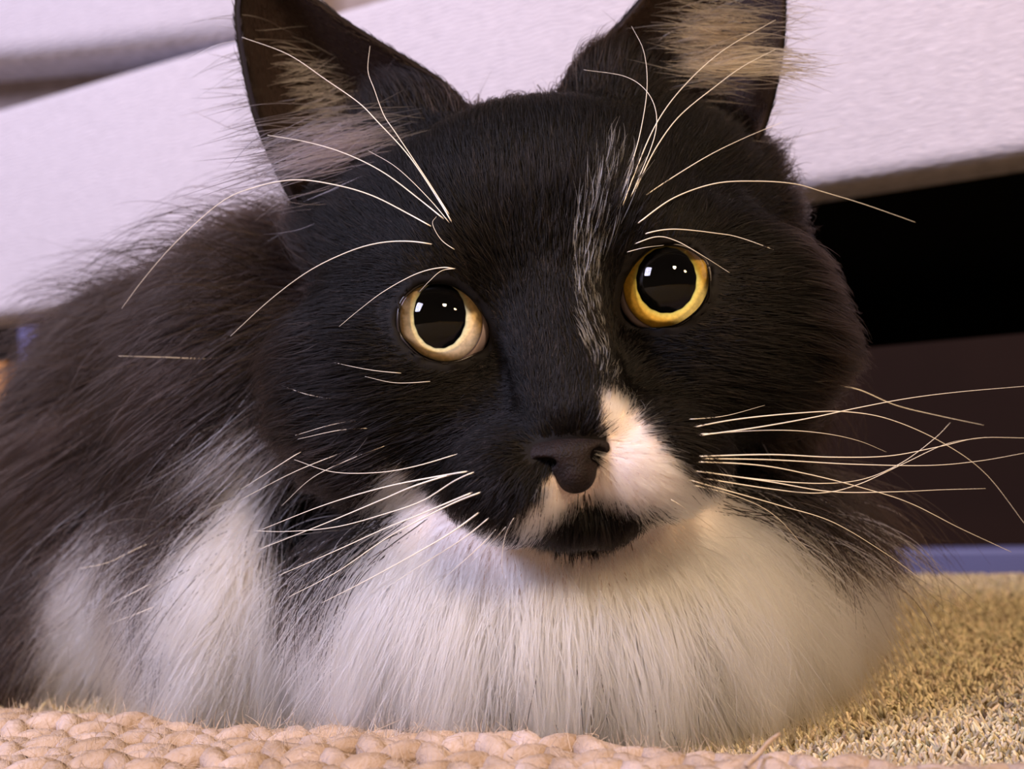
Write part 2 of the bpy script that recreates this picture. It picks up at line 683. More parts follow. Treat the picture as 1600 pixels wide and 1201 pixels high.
EYEC = [U(689, 506, -62), U(1042, 449, -62)]
EYER = 82.0
LID = [
    [(679, 441), (697, 442), (713, 448), (734, 462), (750, 482), (763, 505), (766, 520), (764, 537), (756, 547), (741, 554),
     (720, 563), (696, 567), (674, 563), (654, 553), (637, 537), (625, 522), (622, 499), (626, 474), (639, 457), (657, 445)],
    [(1040, 382), (1018, 387), (999, 402), (985, 419), (974, 439), (970, 459), (968, 480), (974, 497), (985, 507), (1004, 513),
     (1029, 513), (1052, 510), (1070, 502), (1091, 485), (1103, 467), (1109, 448), (1109, 425), (1103, 408), (1091, 397), (1075, 388), (1058, 383)]]


def head_sdf(P):
    d = ell(P, hp(0, 120, -285), (330, 262, 315), AH)
    for s in (-1, 1):
        d = smin(d, ell(P, hp(s * 255, 205, -320), (150, 150, 170), AH), 70)   # ear bases
        d = smin(d, ell(P, hp(s * 195, 325, -345), (120, 118, 110), AH), 60)
    for s in (-1, 1):
        d = smin(d, ell(P, hp(s * 245, -70, -190), (210, 205, 190), AH), 90)
    d = smin(d, ell(P, hp(0, -235, -110), (235, 135, 200), AH), 80)
    d = smin(d, cone(P, hp(0, 40, -55), hp(2, -185, 92), 88, 72), 45)
    for s in (-1, 1):
        d = smin(d, ell(P, hp(s * 150, 95, -95), (110, 60, 90), AH), 60)      # brow
        d = smin(d, ell(P, hp(s * 92, -252, 62), (112, 88, 105), AH), 30)      # whisker pads
    d = smin(d, ell(P, hp(0, -322, 50), (88, 46, 66), AH), 22)                 # chin
    d = smin(d, ell(P, hp(320, 110, -350), (140, 180, 130), AH), 60)
    for e in EYEC:
        d = smin(d, np.linalg.norm(P - e, axis=-1) - (EYER + 2.2), 20)           # lids
    return d


def neck_sdf(P):
    return ell(P, hp(0, -60, -450), (455, 400, 280), AH)


BODY = [
    (U(860, 945, -215), (370, 330, 225)),
    (U(400, 960, -500), (190, 290, 220)),      # shoulder and foreleg, left
    (U(1130, 870, -430), (200, 200, 210)),     # shoulder, right
    (U(520, 610, -660), (320, 320, 300)),
    (U(320, 690, -1000), (330, 320, 310)),
    (U(330, 900, -960), (320, 300, 310)),
    (U(130, 890, -1400), (330, 290, 330)),
    (U(140, 970, -930), (150, 220, 220)),      # hind knee
]


def body_sdf(P):
    d = neck_sdf(P)
    for i, (c, r) in enumerate(BODY):
        d = smin(d, ell(P, c, r), 120)
    return d


def full_sdf(P):
    d = smin(head_sdf(P), body_sdf(P), 50)
    hz = height(P)
    return smax(d, 6 - hz, 30)


def axis(*segs):
    out = []
    for a, bb_, st in segs:
        out.append(np.arange(a, bb_, st))
    return np.unique(np.concatenate(out))


xs = axis((-2150, -420, 30), (-420, 540, 9), (540, 1000, 30))
ys = axis((-1000, -380, 30), (-380, 300, 9), (300, 620, 24))
zs = axis((-2000, -170, 30), (-170, 280, 9))
GX, GY, GZ = np.meshgrid(xs, ys, zs, indexing='ij')
PG = np.stack([GX, GY, GZ], -1)
G = np.empty(GX.shape)
for i in range(0, len(xs), 24):
    G[i:i + 24] = full_sdf(PG[i:i + 24])
# eye openings
for e, lid in zip(EYEC, LID):
    bx = (xs > e[0] - 140) & (xs < e[0] + 140); by = (ys > e[1] - 140) & (ys < e[1] + 140); bz = zs > e[2] - 5
    ix = np.ix_(bx, by, bz)
    sub = PG[ix]
    qx, qy = proj(sub)
    hole = polydist(qx, qy, lid)
    hole = np.maximum(hole, (e[2] + 5) - sub[..., 2])
    G[ix] = np.maximum(G[ix], -hole)
V, Fq = surface_nets(G, xs, ys, zs)
del PG, GX, GY, GZ

# ears: thin cupped shells joined to the body mesh
# ear outlines in head units (u, v): outer edge then inner edge, base to tip
OUTS = {-1: np.array([(-385, 215), (-430, 300), (-462, 420), (-472, 540), (-466, 650), (-430, 722)]),
        1: np.array([(-400, 215), (-455, 300), (-500, 420), (-522, 540), (-535, 650), (-505, 740)])}
INNS = {-1: np.array([(-40, 345), (-110, 455), (-178, 517), (-275, 597), (-345, 666), (-405, 726)]),
        1: np.array([(-40, 340), (-119, 452), (-185, 491), (-276, 563), (-370, 650), (-478, 744)])}


def ear(sign):
    ns, ntt = 22, 26
    OUT, INN = OUTS[sign], INNS[sign]
    o_ = catmull(np.c_[OUT, np.zeros(6)], ntt)[:, :2]
    i_ = catmull(np.c_[INN, np.zeros(6)], ntt)[:, :2]
    grid = np.zeros((ntt, ns, 3))
    for a in range(ntt):
        t = a / (ntt - 1)
        for b_ in range(ns):
            s = b_ / (ns - 1)
            uv = o_[a] * (1 - s) + i_[a] * s
            deep = math.sin(math.pi * s ** 0.85) * (150 * (1 - t) ** 0.7 + 14)
            wz = -330 + 50 * t - 30 * s + 40 * (1 - s) * (1 - t) - deep
            grid[a, b_] = hp(uv[0] * (1 if sign < 0 else -1), uv[1], wz)
    th = np.zeros((ntt, ns, 1))
    ga = np.gradient(grid, axis=0); gb = np.gradient(grid, axis=1)
    nr = np.cross(gb, ga)
    nr /= np.linalg.norm(nr, axis=-1, keepdims=True) + 1e-9
    if nr[..., 2].mean() < 0: nr = -nr
    front = grid + nr * 5; back = grid - nr * 7
    VV = np.concatenate([front.reshape(-1, 3), back.reshape(-1, 3)])
    K = ntt * ns
    Q = []
    for a in range(ntt - 1):
        for b_ in range(ns - 1):
            q = (a * ns + b_, a * ns + b_ + 1, (a + 1) * ns + b_ + 1, (a + 1) * ns + b_)
            Q.append(q if sign > 0 else q[::-1])
            q2 = tuple(K + i for i in q)
            Q.append(q2[::-1] if sign > 0 else q2)
    ring = [a * ns for a in range(ntt)] + [(ntt - 1) * ns + b_ for b_ in range(1, ns)] + [a * ns + ns - 1 for a in range(ntt - 2, -1, -1)]
    for i in range(len(ring) - 1):
        Q.append((ring[i], ring[i + 1], K + ring[i + 1], K + ring[i]))
    return VV, Q, front, back, nr


nb = len(V)
allV = [V]; allF = Fq.tolist()
ears = []
k = nb
for sg in (-1, 1):
    ev, ef, fr, bk, nr = ear(sg)
    ears.append((fr, bk, nr, sg))
    allV.append(ev); allF += [[i + k for i in f] for f in ef]
    k += len(ev)
VA = np.vstack(allV)

# ---- markings -------------------------------------------------------
W_MUZ = [(938, 612), (957, 597), (978, 612), (1010, 648), (1040, 690), (1065, 722), (1088, 752), (1098, 772), (1075, 792),
         (1040, 802), (1005, 808), (960, 800), (930, 790), (905, 800), (870, 815), (835, 842), (805, 834), (798, 818), (828, 797),
         (850, 776), (843, 752), (868, 742), (893, 765), (920, 755), (940, 720), (957, 690), (945, 660), (936, 640)]
CHIN = [(826, 845), (868, 817), (905, 800), (960, 804), (1014, 812), (988, 846), (945, 868), (880, 872), (845, 860)]
BIB_H = [(592, 722), (640, 745), (680, 785), (715, 812), (770, 835), (826, 850), (880, 874), (945, 870), (990, 846), (1015, 815), (1060, 797),
         (1100, 765), (1135, 738), (1180, 745), (1212, 785), (1218, 860), (1260, 900), (1330, 890), (1330, 1250), (420, 1250), (465, 975),
         (515, 945), (550, 850), (572, 795), (575, 750)]
BIB_B = [(248, 716), (330, 704), (392, 752), (408, 840), (438, 955), (500, 968), (545, 885), (580, 780), (620, 700), (1180, 700), (1222, 830),
         (1300, 880), (1450, 850), (1500, 1250), (45, 1250), (38, 1000), (58, 915), (75, 850), (145, 842), (195, 930), (215, 1000),
         (228, 1050), (245, 1040), (222, 960), (232, 900), (272, 850), (280, 800)]
STREAK = [(893, 400), (900, 340), (925, 280), (950, 250), (985, 270), (990, 310), (965, 360), (945, 410), (938, 470), (948, 530), (968, 600), (940, 605),
          (922, 560), (905, 500), (895, 440)]


def is_head(P):
    return head_sdf(P) < body_sdf(P) + 25


def is_white(P, head, fz=7.0):
    x, y = proj(P)
    x = x + rng.normal(0, fz, x.shape); y = y + rng.normal(0, fz, x.shape)
    chin2 = (P[..., 2] > -20) & (y > 800) & (np.abs(x - 920) < 88) & (ell(P, hp(0, -322, 50), (88, 46, 66), AH) < 45)
    wh = (inpoly(x, y, W_MUZ) | inpoly(x, y, BIB_H)) & ~inpoly(x, y, CHIN) & ~(chin2 & ~inpoly(x, y, W_MUZ))
    fzb = 2.2
    xb = x + rng.normal(0, fz * fzb, x.shape); yb = y + rng.normal(0, fz * fzb, x.shape)
    wb = inpoly(xb, yb, BIB_B)
    lower = height(P) < 900
    return np.where(head, wh, wb & lower)


vh = is_head(VA); vh[nb:] = True
wv_ = is_white(VA, vh, 0.5); wv_[nb:] = False
vcol = np.where(wv_[:, None], np.array([0.62, 0.52, 0.47]), np.array([0.004, 0.003, 0.003]))
# inside of the ears: dark brownish skin
off = nb
for fr, bk, nr, sg in ears:
    kk = fr.shape[0] * fr.shape[1]
    vcol[off:off + kk] = (0.016, 0.009, 0.008)
    off += 2 * kk

skin = attr_mat('cat_skin', 0.7, 0.15)
body = mesh_obj('body', c2w(VA), allF, skin, cat)
ca = body.data.attributes.new('fcol', 'FLOAT_COLOR', 'POINT')
ca.data.foreach_set('color', np.c_[vcol, np.ones(len(vcol))].astype(np.float32).ravel())

# ---- eyes -----------------------------------------------------------
sclera_m = mat('eye_white', (0.56, 0.44, 0.43), 0.25, 0.5)
pupil_m = mat('pupil', (0.001, 0.001, 0.001), 0.6, 0.0)
rim_m = mat('eyelid_skin', (0.012, 0.008, 0.008), 0.35, 0.5)
cornea_m = bpy.data.materials.new('cornea')
cornea_m.use_nodes = True
nt = cornea_m.node_tree
for nd in list(nt.nodes): nt.nodes.remove(nd)
out = nt.nodes.new('ShaderNodeOutputMaterial'); mxs = nt.nodes.new('ShaderNodeMixShader')
tr = nt.nodes.new('ShaderNodeBsdfTransparent'); gl = nt.nodes.new('ShaderNodeBsdfGlossy'); fr_ = nt.nodes.new('ShaderNodeFresnel')
gl.inputs['Roughness'].default_value = 0.02; fr_.inputs['IOR'].default_value = 1.38
nt.links.new(fr_.outputs[0], mxs.inputs[0]); nt.links.new(tr.outputs[0], mxs.inputs[1]); nt.links.new(gl.outputs[0], mxs.inputs[2])
nt.links.new(mxs.outputs[0], out.inputs['Surface'])


def iris_mat(name, inner, mid, outer):
    M = bpy.data.materials.new(name); M.use_nodes = True
    nt = M.node_tree; b = nt.nodes['Principled BSDF']
    b.inputs['Roughness'].default_value = 0.5; b.inputs['Specular IOR Level'].default_value = 0.2
    at = nt.nodes.new('ShaderNodeAttribute'); at.attribute_name = 'fcol'
    tc = nt.nodes.new('ShaderNodeTexCoord'); nz = nt.nodes.new('ShaderNodeTexNoise')
    nz.inputs['Scale'].default_value = 1400; nz.inputs['Detail'].default_value = 4
    hs = nt.nodes.new('ShaderNodeMixRGB'); hs.blend_type = 'MULTIPLY'; hs.inputs[0].default_value = 0.6
    rp = nt.nodes.new('ShaderNodeValToRGB')
    rp.color_ramp.elements[0].position = 0.3; rp.color_ramp.elements[0].color = (0.55, 0.55, 0.5, 1)
    rp.color_ramp.elements[1].position = 0.7
    nt.links.new(tc.outputs['Object'], nz.inputs['Vector']); nt.links.new(nz.outputs['Fac'], rp.inputs['Fac'])
    nt.links.new(at.outputs['Color'], hs.inputs[1]); nt.links.new(rp.outputs['Color'], hs.inputs[2])
    nt.links.new(hs.outputs[0], b.inputs['Base Color'])
    return M


for ei, (e, lid) in enumerate(zip(EYEC, LID)):
    eye = empty('eye', (0, 0, 0))
    eye.location = Vector(c2w(e) - cat_loc); eye.parent = cat
    icx, icy = [(688, 503), (1043, 447)][ei]
    IR = [66.0, 69.0][ei]
    pcx, pcy = [(687, 492), (1041, 437)][ei]
    pax, pay = [(41, 52), (47, 52)][ei]
    dist = math.sqrt(EYER ** 2 - IR ** 2)
    g = U(icx, icy, -62 + dist) - e
    g /= np.linalg.norm(g)
    gx = np.cross([0, 1.0, 0], g); gx /= np.linalg.norm(gx)
    gy = np.cross(g, gx)
    # eyeball with an opening for the iris
    a0 = math.asin(IR / EYER)
    VV = []; Q = []
    nl, nm = 24, 64
    for i in range(nl + 1):
        a = a0 + (math.pi * 0.62 - a0) * i / nl
        for j in range(nm):
            th = 2 * math.pi * j / nm
            VV.append(e + EYER * (math.cos(a) * g + math.sin(a) * (math.cos(th) * gx + math.sin(th) * gy)))
    for i in range(nl):
        for j in range(nm):
            j2 = (j + 1) % nm
            Q.append((i * nm + j, (i + 1) * nm + j, (i + 1) * nm + j2, i * nm + j2))
    mesh_obj('eyeball', c2w(np.array(VV)), Q, sclera_m, eye)
    # iris: shallow bowl, pupil opening inside
    ic = e + g * dist
    nrg = 14
    VV = []; Q = []; cc = []
    pc = np.array([(pcx - icx) * 0.985, -(pcy - icy) * 0.985])
    for i in range(nrg + 1):
        f = i / nrg
        for j in range(96):
            th = 2 * math.pi * j / 96
            pin = pc + np.array([pax * math.cos(th), pay * math.sin(th)]) * (1 + 0.008 * math.sin(th * 17))
            pout = IR * np.array([math.cos(th), math.sin(th)])
            q = pin * (1 - f) + pout * f
            VV.append(ic + gx * q[0] + gy * q[1] - g * (6 * (1 - f)))
            yel = [np.array([0.92, 0.66, 0.32]), np.array([0.92, 0.58, 0.09])][ei]
            inn = [np.array([0.56, 0.60, 0.38]), np.array([0.56, 0.54, 0.13])][ei]
            dk = np.array([0.30, 0.17, 0.06])
            c = inn + (yel - inn) * min(1, f / 0.45)
            if f > 0.9: c = c + (dk - c) * (f - 0.9) / 0.1 * 0.8
            if f < 0.06: c = c * 0.4
            cc.append(c)
    for i in range(nrg):
        for j in range(96):
            j2 = (j + 1) % 96
            Q.append((i * 96 + j, (i + 1) * 96 + j, (i + 1) * 96 + j2, i * 96 + j2))
    io = mesh_obj('iris', c2w(np.array(VV)), Q, iris_mat('iris_' + 'ab'[ei], 0, 0, 0), eye)
    io['label'] = ['pale yellow iris', 'golden yellow iris'][ei]
    ca = io.data.attributes.new('fcol', 'FLOAT_COLOR', 'POINT')
    ca.data.foreach_set('color', np.c_[np.array(cc), np.ones(len(cc))].astype(np.float32).ravel())
    # pupil: dark cup behind the opening
    VV = []; Q = []
    for i, (sc, dz) in enumerate(((1.03, -6.8), (1.05, -14), (0.7, -22), (0.05, -24))):
        for j in range(96):
            th = 2 * math.pi * j / 96
            q = pc + np.array([pax * math.cos(th), pay * math.sin(th)]) * sc
            VV.append(ic + gx * q[0] + gy * q[1] + g * dz)
    for i in range(3):
        for j in range(96):
            j2 = (j + 1) % 96
            Q.append((i * 96 + j, i * 96 + j2, (i + 1) * 96 + j2, (i + 1) * 96 + j))
    Q.append(tuple(3 * 96 + j for j in range(96)))
    mesh_obj('pupil', c2w(np.array(VV)), Q, pupil_m, eye)
    # cornea dome
    VV = []; Q = []
    RC = 74.0
    IRc = IR * 1.02
    zc = math.sqrt(EYER ** 2 - IRc ** 2)
    dc = math.sqrt(RC ** 2 - IRc ** 2)
    for i in range(17):
        a = math.asin(min(1, IRc / RC)) * i / 16
        for j in range(64):
            th = 2 * math.pi * j / 64
            VV.append(e + g * (zc - dc + RC * math.cos(a) + 0.8) + RC * math.sin(a) * (math.cos(th) * gx + math.sin(th) * gy))
    for i in range(16):
        for j in range(64):
            j2 = (j + 1) % 64
            Q.append((i * 64 + j, (i + 1) * 64 + j, (i + 1) * 64 + j2, i * 64 + j2))
    mesh_obj('cornea', c2w(np.array(VV)), Q, cornea_m, eye)
    # eyelid rim along the opening
    pts = []
    R_ = EYER + 0.6
    for (qx, qy) in lid:
        ray = np.array([(qx - 800) / F, (600.5 - qy) / F, -1.0])
        o3 = np.array([0, 0, F])
        bq = (o3 - e) @ ray; cq = (o3 - e) @ (o3 - e) - R_ ** 2; aq = ray @ ray
        disc = bq * bq - aq * cq
        t = (-bq - math.sqrt(max(disc, 0))) / aq
        pts.append(o3 + ray * t)
    pts.append(pts[0])
    path = catmull(pts, 90)[:-1]
    V_, Q = tube(path, 2.8, 8, closed=True)
    mesh_obj('eyelid', c2w(V_), Q, rim_m, eye)

# ---- nose -----------------------------------------------------------
nose_m = mat('nose_leather', (0.007, 0.0042, 0.004), 0.6, 0.2, (700, (0.012, 0.0065, 0.006)), (2200, 0.6, 0.0006))


def nose_sdf(P):
    c = U(888, 708, 138)
    d = ell(P, c, (62, 26, 40), AH)
    d = smin(d, ell(P, U(898, 736, 142), (31, 32, 38), AH), 14)
    for (x, y, r) in ((840, 708, 22), (940, 694, 20)):
        d = smin(d, ell(P, U(x, y, 122), (r, 19, 30), AH), 14)
    d = smax(d, -ell(P, U(849, 724, 158), (20, 9, 34), AH), 5)
    d = smax(d, -ell(P, U(934, 711, 158), (12, 12, 34), AH), 5)
    return d


c = U(888, 725, 150)
nx_ = np.arange(-95, 96, 4.0)
ax_, ay_, az_ = c[0] + nx_, c[1] + nx_, c[2] + nx_
GN = nose_sdf(np.stack(np.meshgrid(ax_, ay_, az_, indexing='ij'), -1))
nv, nf = surface_nets(GN, ax_, ay_, az_)
mesh_obj('nose', c2w(nv), nf.tolist(), nose_m, cat)['label'] = 'dark brown nose leather'

# ---- fur ------------------------------------------------------------
fur_m = hair_mat('cat_fur', 0.38, 0.6)
white_m = hair_mat('cat_white_fur', 0.5, 0.8)

FLOW_H = np.array([   # px, py, dx, dy, length, lift
    (870, 640, 0, -1, 16, .25), (865, 560, 0, -1, 20, .25), (855, 450, -.05, -1, 32, .25), (830, 300, -.05, -1, 50, .25), (812, 170, -.08, -1, 55, .35),
    (805, 110, -.1, -1, 55, .5), (920, 420, .05, -1, 50, .3), (905, 300, -.08, -1, 60, .35), (955, 300, .28, -1, 62, .35), (990, 310, .5, -.9, 55, .35), (925, 530, -.45, -1, 30, .25),
    (690, 400, -.6, -.8, 40, .25), (560, 310, -.75, -.6, 60, .3), (640, 230, -.4, -.9, 55, .3), (480, 330, -.9, -.3, 90, .3),
    (600, 470, -.95, -.1, 50, .2), (690, 605, -.95, .12, 50, .2), (770, 590, -.6, .1, 24, .2), (560, 600, -1, .12, 85, .2), (460, 520, -1, .05, 150, .28), (430, 640, -.95, .35, 190, .34),
    (600, 690, -.95, .25, 90, .2), (520, 760, -.75, .65, 150, .3), (460, 830, -.4, .9, 200, .3), (600, 760, -.6, .8, 120, .3),
    (740, 700, -.8, .35, 36, .25), (790, 660, -.6, .1, 22, .2), (770, 780, -.6, .75, 42, .3), (820, 810, -.35, .95, 55, .3), (870, 790, -.15, 1, 45, .3),
    (920, 840, 0.05, 1, 36, .35), (960, 800, .2, 1, 45, .3), (1010, 740, .85, .4, 45, .25), (960, 640, .25, -.9, 30, .3), (990, 690, .8, .2, 36, .25), (1070, 770, .7, .6, 60, .3),
    (1040, 350, .5, -.8, 40, .25), (1150, 260, .8, -.6, 70, .3), (1090, 190, .5, -.8, 60, .3), (1250, 380, .95, -.1, 110, .3),
    (1130, 450, 1, .05, 55, .2), (1050, 560, 1, .05, 50, .2), (990, 580, .4, -.2, 26, .2), (1180, 570, 1, .1, 85, .2), (1290, 520, .95, .2, 160, .32), (1300, 660, .85, .5, 190, .34),
    (1120, 660, 1, .15, 70, .2), (1200, 740, .7, .7, 150, .3), (1230, 820, .4, .9, 200, .3), (1100, 800, .4, .9, 120, .3), (1000, 900, .1, 1, 160, .3), (800, 900, -.1, 1, 160, .3)])
FLOW_B = np.array([
    (870, 900, 0, 1, 220, .35), (870, 1080, .05, 1, 210, .3), (620, 950, -.12, 1, 220, .35), (600, 1100, -.05, 1, 200, .3), (1150, 900, .2, 1, 230, .4), (1150, 1080, .3, .95, 200, .3),
    (1330, 900, .5, .85, 200, .4), (1300, 1050, .4, .9, 180, .35), (380, 850, -.35, .93, 180, .3), (300, 1000, -.4, .92, 180, .3), (450, 1080, -.2, 1, 170, .3),
    (100, 950, -.35, .93, 210, .35), (60, 1080, -.3, .95, 200, .3), (200, 800, -.75, .65, 260, .35), (250, 600, -.8, .55, 260, .35), (120, 650, -.85, .5, 260, .35), (350, 400, -.9, .35, 240, .45),
    (250, 450, -.95, .25, 250, .45), (420, 330, -.9, .1, 220, .45), (450, 600, -.8, .6, 240, .35), (1300, 300, .9, -.1, 200, .4), (1390, 550, .9, .3, 220, .4), (1380, 750, .7, .7, 220, .4),
    (820, 100, 0, -1, 120, .3)])


def flow(x, y, T):
    d2 = (x[:, None] - T[None, :, 0]) ** 2 + (y[:, None] - T[None, :, 1]) ** 2 + 150
    wt = d2 ** -1.7
    wt /= wt.sum(1, keepdims=True)
    return wt @ T[:, 2:]


def sample_mesh(V, Fq, n):
    tri = np.vstack([Fq[:, [0, 1, 2]], Fq[:, [0, 2, 3]]])
    a, b_, c_ = V[tri[:, 0]], V[tri[:, 1]], V[tri[:, 2]]
    cr = np.cross(b_ - a, c_ - a)
    ar = np.linalg.norm(cr, axis=1)
    nr = cr / (ar[:, None] + 1e-12)
    # density: more on the face, less on the side away from the camera
    cen = (a + b_ + c_) / 3
    view = np.array([0, 0, F]) - cen
    view /= np.linalg.norm(view, axis=1)[:, None]
    fac = (nr * view).sum(1)
    dens = np.where(fac > -0.25, 1.0, 0.22) * np.where(height(cen) < 25, 0.05, 1)
    hd = is_head(cen)
    dens *= np.where(hd & (cen[:, 2] > -330), 2.6, 1.0) * np.where(cen[:, 2] < -1100, 0.6, 1)
    p = ar * dens
    p /= p.sum()
    i = rng.choice(len(tri), n, p=p)
    r1 = np.sqrt(rng.random(n)); r2 = rng.random(n)
    P = (1 - r1)[:, None] * a[i] + (r1 * (1 - r2))[:, None] * b_[i] + (r1 * r2)[:, None] * c_[i]
    return P, nr[i]


def grad_n(P, f, e=6.0):
    g = np.zeros_like(P)
    for ax in range(3):
        d = np.zeros(3); d[ax] = e
        g[:, ax] = f(P + d) - f(P - d)
    return g / (np.linalg.norm(g, axis=1)[:, None] + 1e-9)


def grow(P, N, D, L, lift, K, grav=0.25, wav=0.06):
    T = D - (D * N).sum(1, keepdims=True) * N
    T /= np.linalg.norm(T, axis=1)[:, None] + 1e-9
    T = T + rng.normal(0, 0.09, T.shape)
    out = [P]
    cur = P.copy()
    down = -CU * 0; dn = np.array([CR @ np.array([0, 0, -1.0]), CU @ np.array([0, 0, -1.0]), -(fwd @ np.array([0, 0, -1.0]))])
    wob = rng.normal(0, wav, (len(P), 3))
    for k in range(1, K):
        t = k / (K - 1)
        dr = T + N * (lift * 1.3 * (1 - t) ** 1.3)[:, None] + dn * (grav * t) + wob * math.sin(t * 5) * 2
        dr /= np.linalg.norm(dr, axis=1)[:, None]
        cur = cur + dr * (L / (K - 1))[:, None]
        out.append(cur)
    return np.stack(out, 1)


def clump(S, cell, amt):
    root = S[:, 0] + rng.normal(0, cell * 0.22, (len(S), 3))
    key = np.floor(root / cell).astype(np.int64)
    _, inv = np.unique(key, axis=0, return_inverse=True)
    inv = inv.ravel()
    cnt = np.bincount(inv)
    K = S.shape[1]
    out = S.copy()
    for k in range(1, K):
        mean = np.stack([np.bincount(inv, S[:, k, q]) / cnt for q in range(3)], -1)
        a = amt * (k / (K - 1)) ** 1.4
        out[:, k] = S[:, k] * (1 - a)[:, None] + mean[inv] * a[:, None]
    return out, inv


NTOT = 330000
P, N = sample_mesh(V, Fq, NTOT)
N = grad_n(P, full_sdf)
x, y = proj(P)
# keep the eyes and the nose leather clear
ed = np.minimum(polydist(x, y, LID[0]), polydist(x, y, LID[1]))
front = P[:, 2] > -170
ok = ~(front & (ed < 11)) & ~(front & (nose_sdf(P) < 2.5)) & (height(P) > 10)
P, N, x, y, ed, front = P[ok], N[ok], x[ok], y[ok], ed[ok], front[ok]
hd = is_head(P)
fh = flow(x, y, FLOW_H); fb = flow(x, y, FLOW_B)
fl_ = np.where(hd[:, None], fh, fb)
D = np.stack([fl_[:, 0], -fl_[:, 1], np.full(len(P), -0.25)], -1)
L = fl_[:, 2] * rng.uniform(0.65, 1.15, len(P))
neck_mix = hd & (P[:, 2] < -250)
L = np.where(neck_mix, np.maximum(L, 130 * rng.uniform(.7, 1.2, len(P))), L)
near = front & (ed < 60)
L = np.where(near, L * np.clip(0.22 + 0.78 * ed / 60, 0.2, 1), L)
lift = fl_[:, 3] * rng.uniform(0.7, 1.3, len(P))
lift = np.where(near, lift * 0.5, lift)
L = np.where(hd, L, L * 1.35)
L = np.where(hd & (L > 100), L * 1.2, L)
fly = (rng.random(len(P)) < 0.07) & (L > 90) & ~hd
L = np.where(fly, L * 1.25, L)
lift = np.where(hd, lift, lift * 1.25)
lift = np.where(fly, lift * 1.7 + 0.1, lift)
long_ = L > 110

# brown undertone of the back, true black on the face
streak = hd & inpoly(x, y, STREAK) & (rng.random(len(P)) < np.where(y > 380, 0.17, 0.10))
L = np.where(streak, L * rng.uniform(1.0, 1.9, len(P)), L)
lift = np.where(streak, lift * 1.3, lift)


def colour(S, hd, cid=None):
    Pm = S[:, int(round((S.shape[1] - 1) * 0.6))]
    wh = is_white(Pm, hd)
    n = len(S)
    cblack = np.array([0.0013, 0.0010, 0.0010])
    cbrown = np.array([0.012, 0.0072, 0.005])
    mixb = np.clip((-Pm[:, 2] - 150) / 450, 0, 1)
    blk = cblack[None] * (1 - mixb[:, None]) + cbrown[None] * mixb[:, None]
    blk = blk * rng.uniform(0.5, 1.6, (n, 1))
    if cid is not None:
        blk = blk * np.exp(rng.normal(0, 0.45, cid.max() + 1))[cid][:, None]
    glint = rng.random(n) < np.where(hd, 0.15, 0.10)
    blk = np.where(glint[:, None], blk * 3.0 + np.array([0.010, 0.0066, 0.0045]), blk)  # glints painted on random strands as a lighter brown
    white = np.array([0.97, 0.94, 0.915])[None] * rng.uniform(0.92, 1.04, (n, 1))
    return np.clip(np.where(wh[:, None], white, blk), 0, 0.985), wh


def make_fur(sel, K, name, cell, amt, r, grav, wav=0.06):
    S = grow(P[sel], N[sel], D[sel], L[sel], lift[sel], K, grav, wav)
    a = amt * rng.uniform(0.5, 1.1, len(S)) * np.where(fly[sel], 0.15, 1)
    if cell:
        S, cid = clump(S, cell, np.clip(a, 0, 0.95))
    c_, wh = colour(S, hd[sel], cid)
    st = streak[sel]
    c_[st] = np.array([0.92, 0.89, 0.87])
    # light through thin fur, painted as brown tips on the longer black hair
    tk = np.linspace(0, 1, K) ** 2.5
    tip = np.array([0.060, 0.040, 0.032]) * {5: 0.06, 8: 0.6, 9: 0.35}[K]
    dark = ~(wh | st)
    c_ = np.repeat(c_[:, None, :], K, 1)
    c_ = np.where(dark[:, None, None], c_ * (1 - 0.8 * tk)[None, :, None] + tip * (0.8 * tk)[None, :, None], c_)
    Wd = c2w(S)
    Wd[..., 2] = np.maximum(Wd[..., 2], 0.0012)
    prof = np.array([1.0 - 0.85 * (k / (K - 1)) ** 1.6 for k in range(K)])
    rr = np.broadcast_to(prof[None] * r * UNIT, S.shape[:2]) * rng.uniform(0.7, 1.25, (len(S), 1))
    rr = rr * np.where(st, 1.5, 1.0)[:, None]
    o = hair_obj(name, Wd, rr, c_, fur_m, cat)
    o['kind'] = 'stuff'
    return o


make_fur(~long_, 5, 'short_fur', 20, 0.55, 0.6, 0.05, 0.05)
make_fur(long_ & hd, 8, 'long_fur', 50, 0.7, 0.65, 0.2, 0.09)
make_fur(long_ & ~hd, 9, 'long_fur', 120, 0.78, 0.75, 0.25, 0.13)

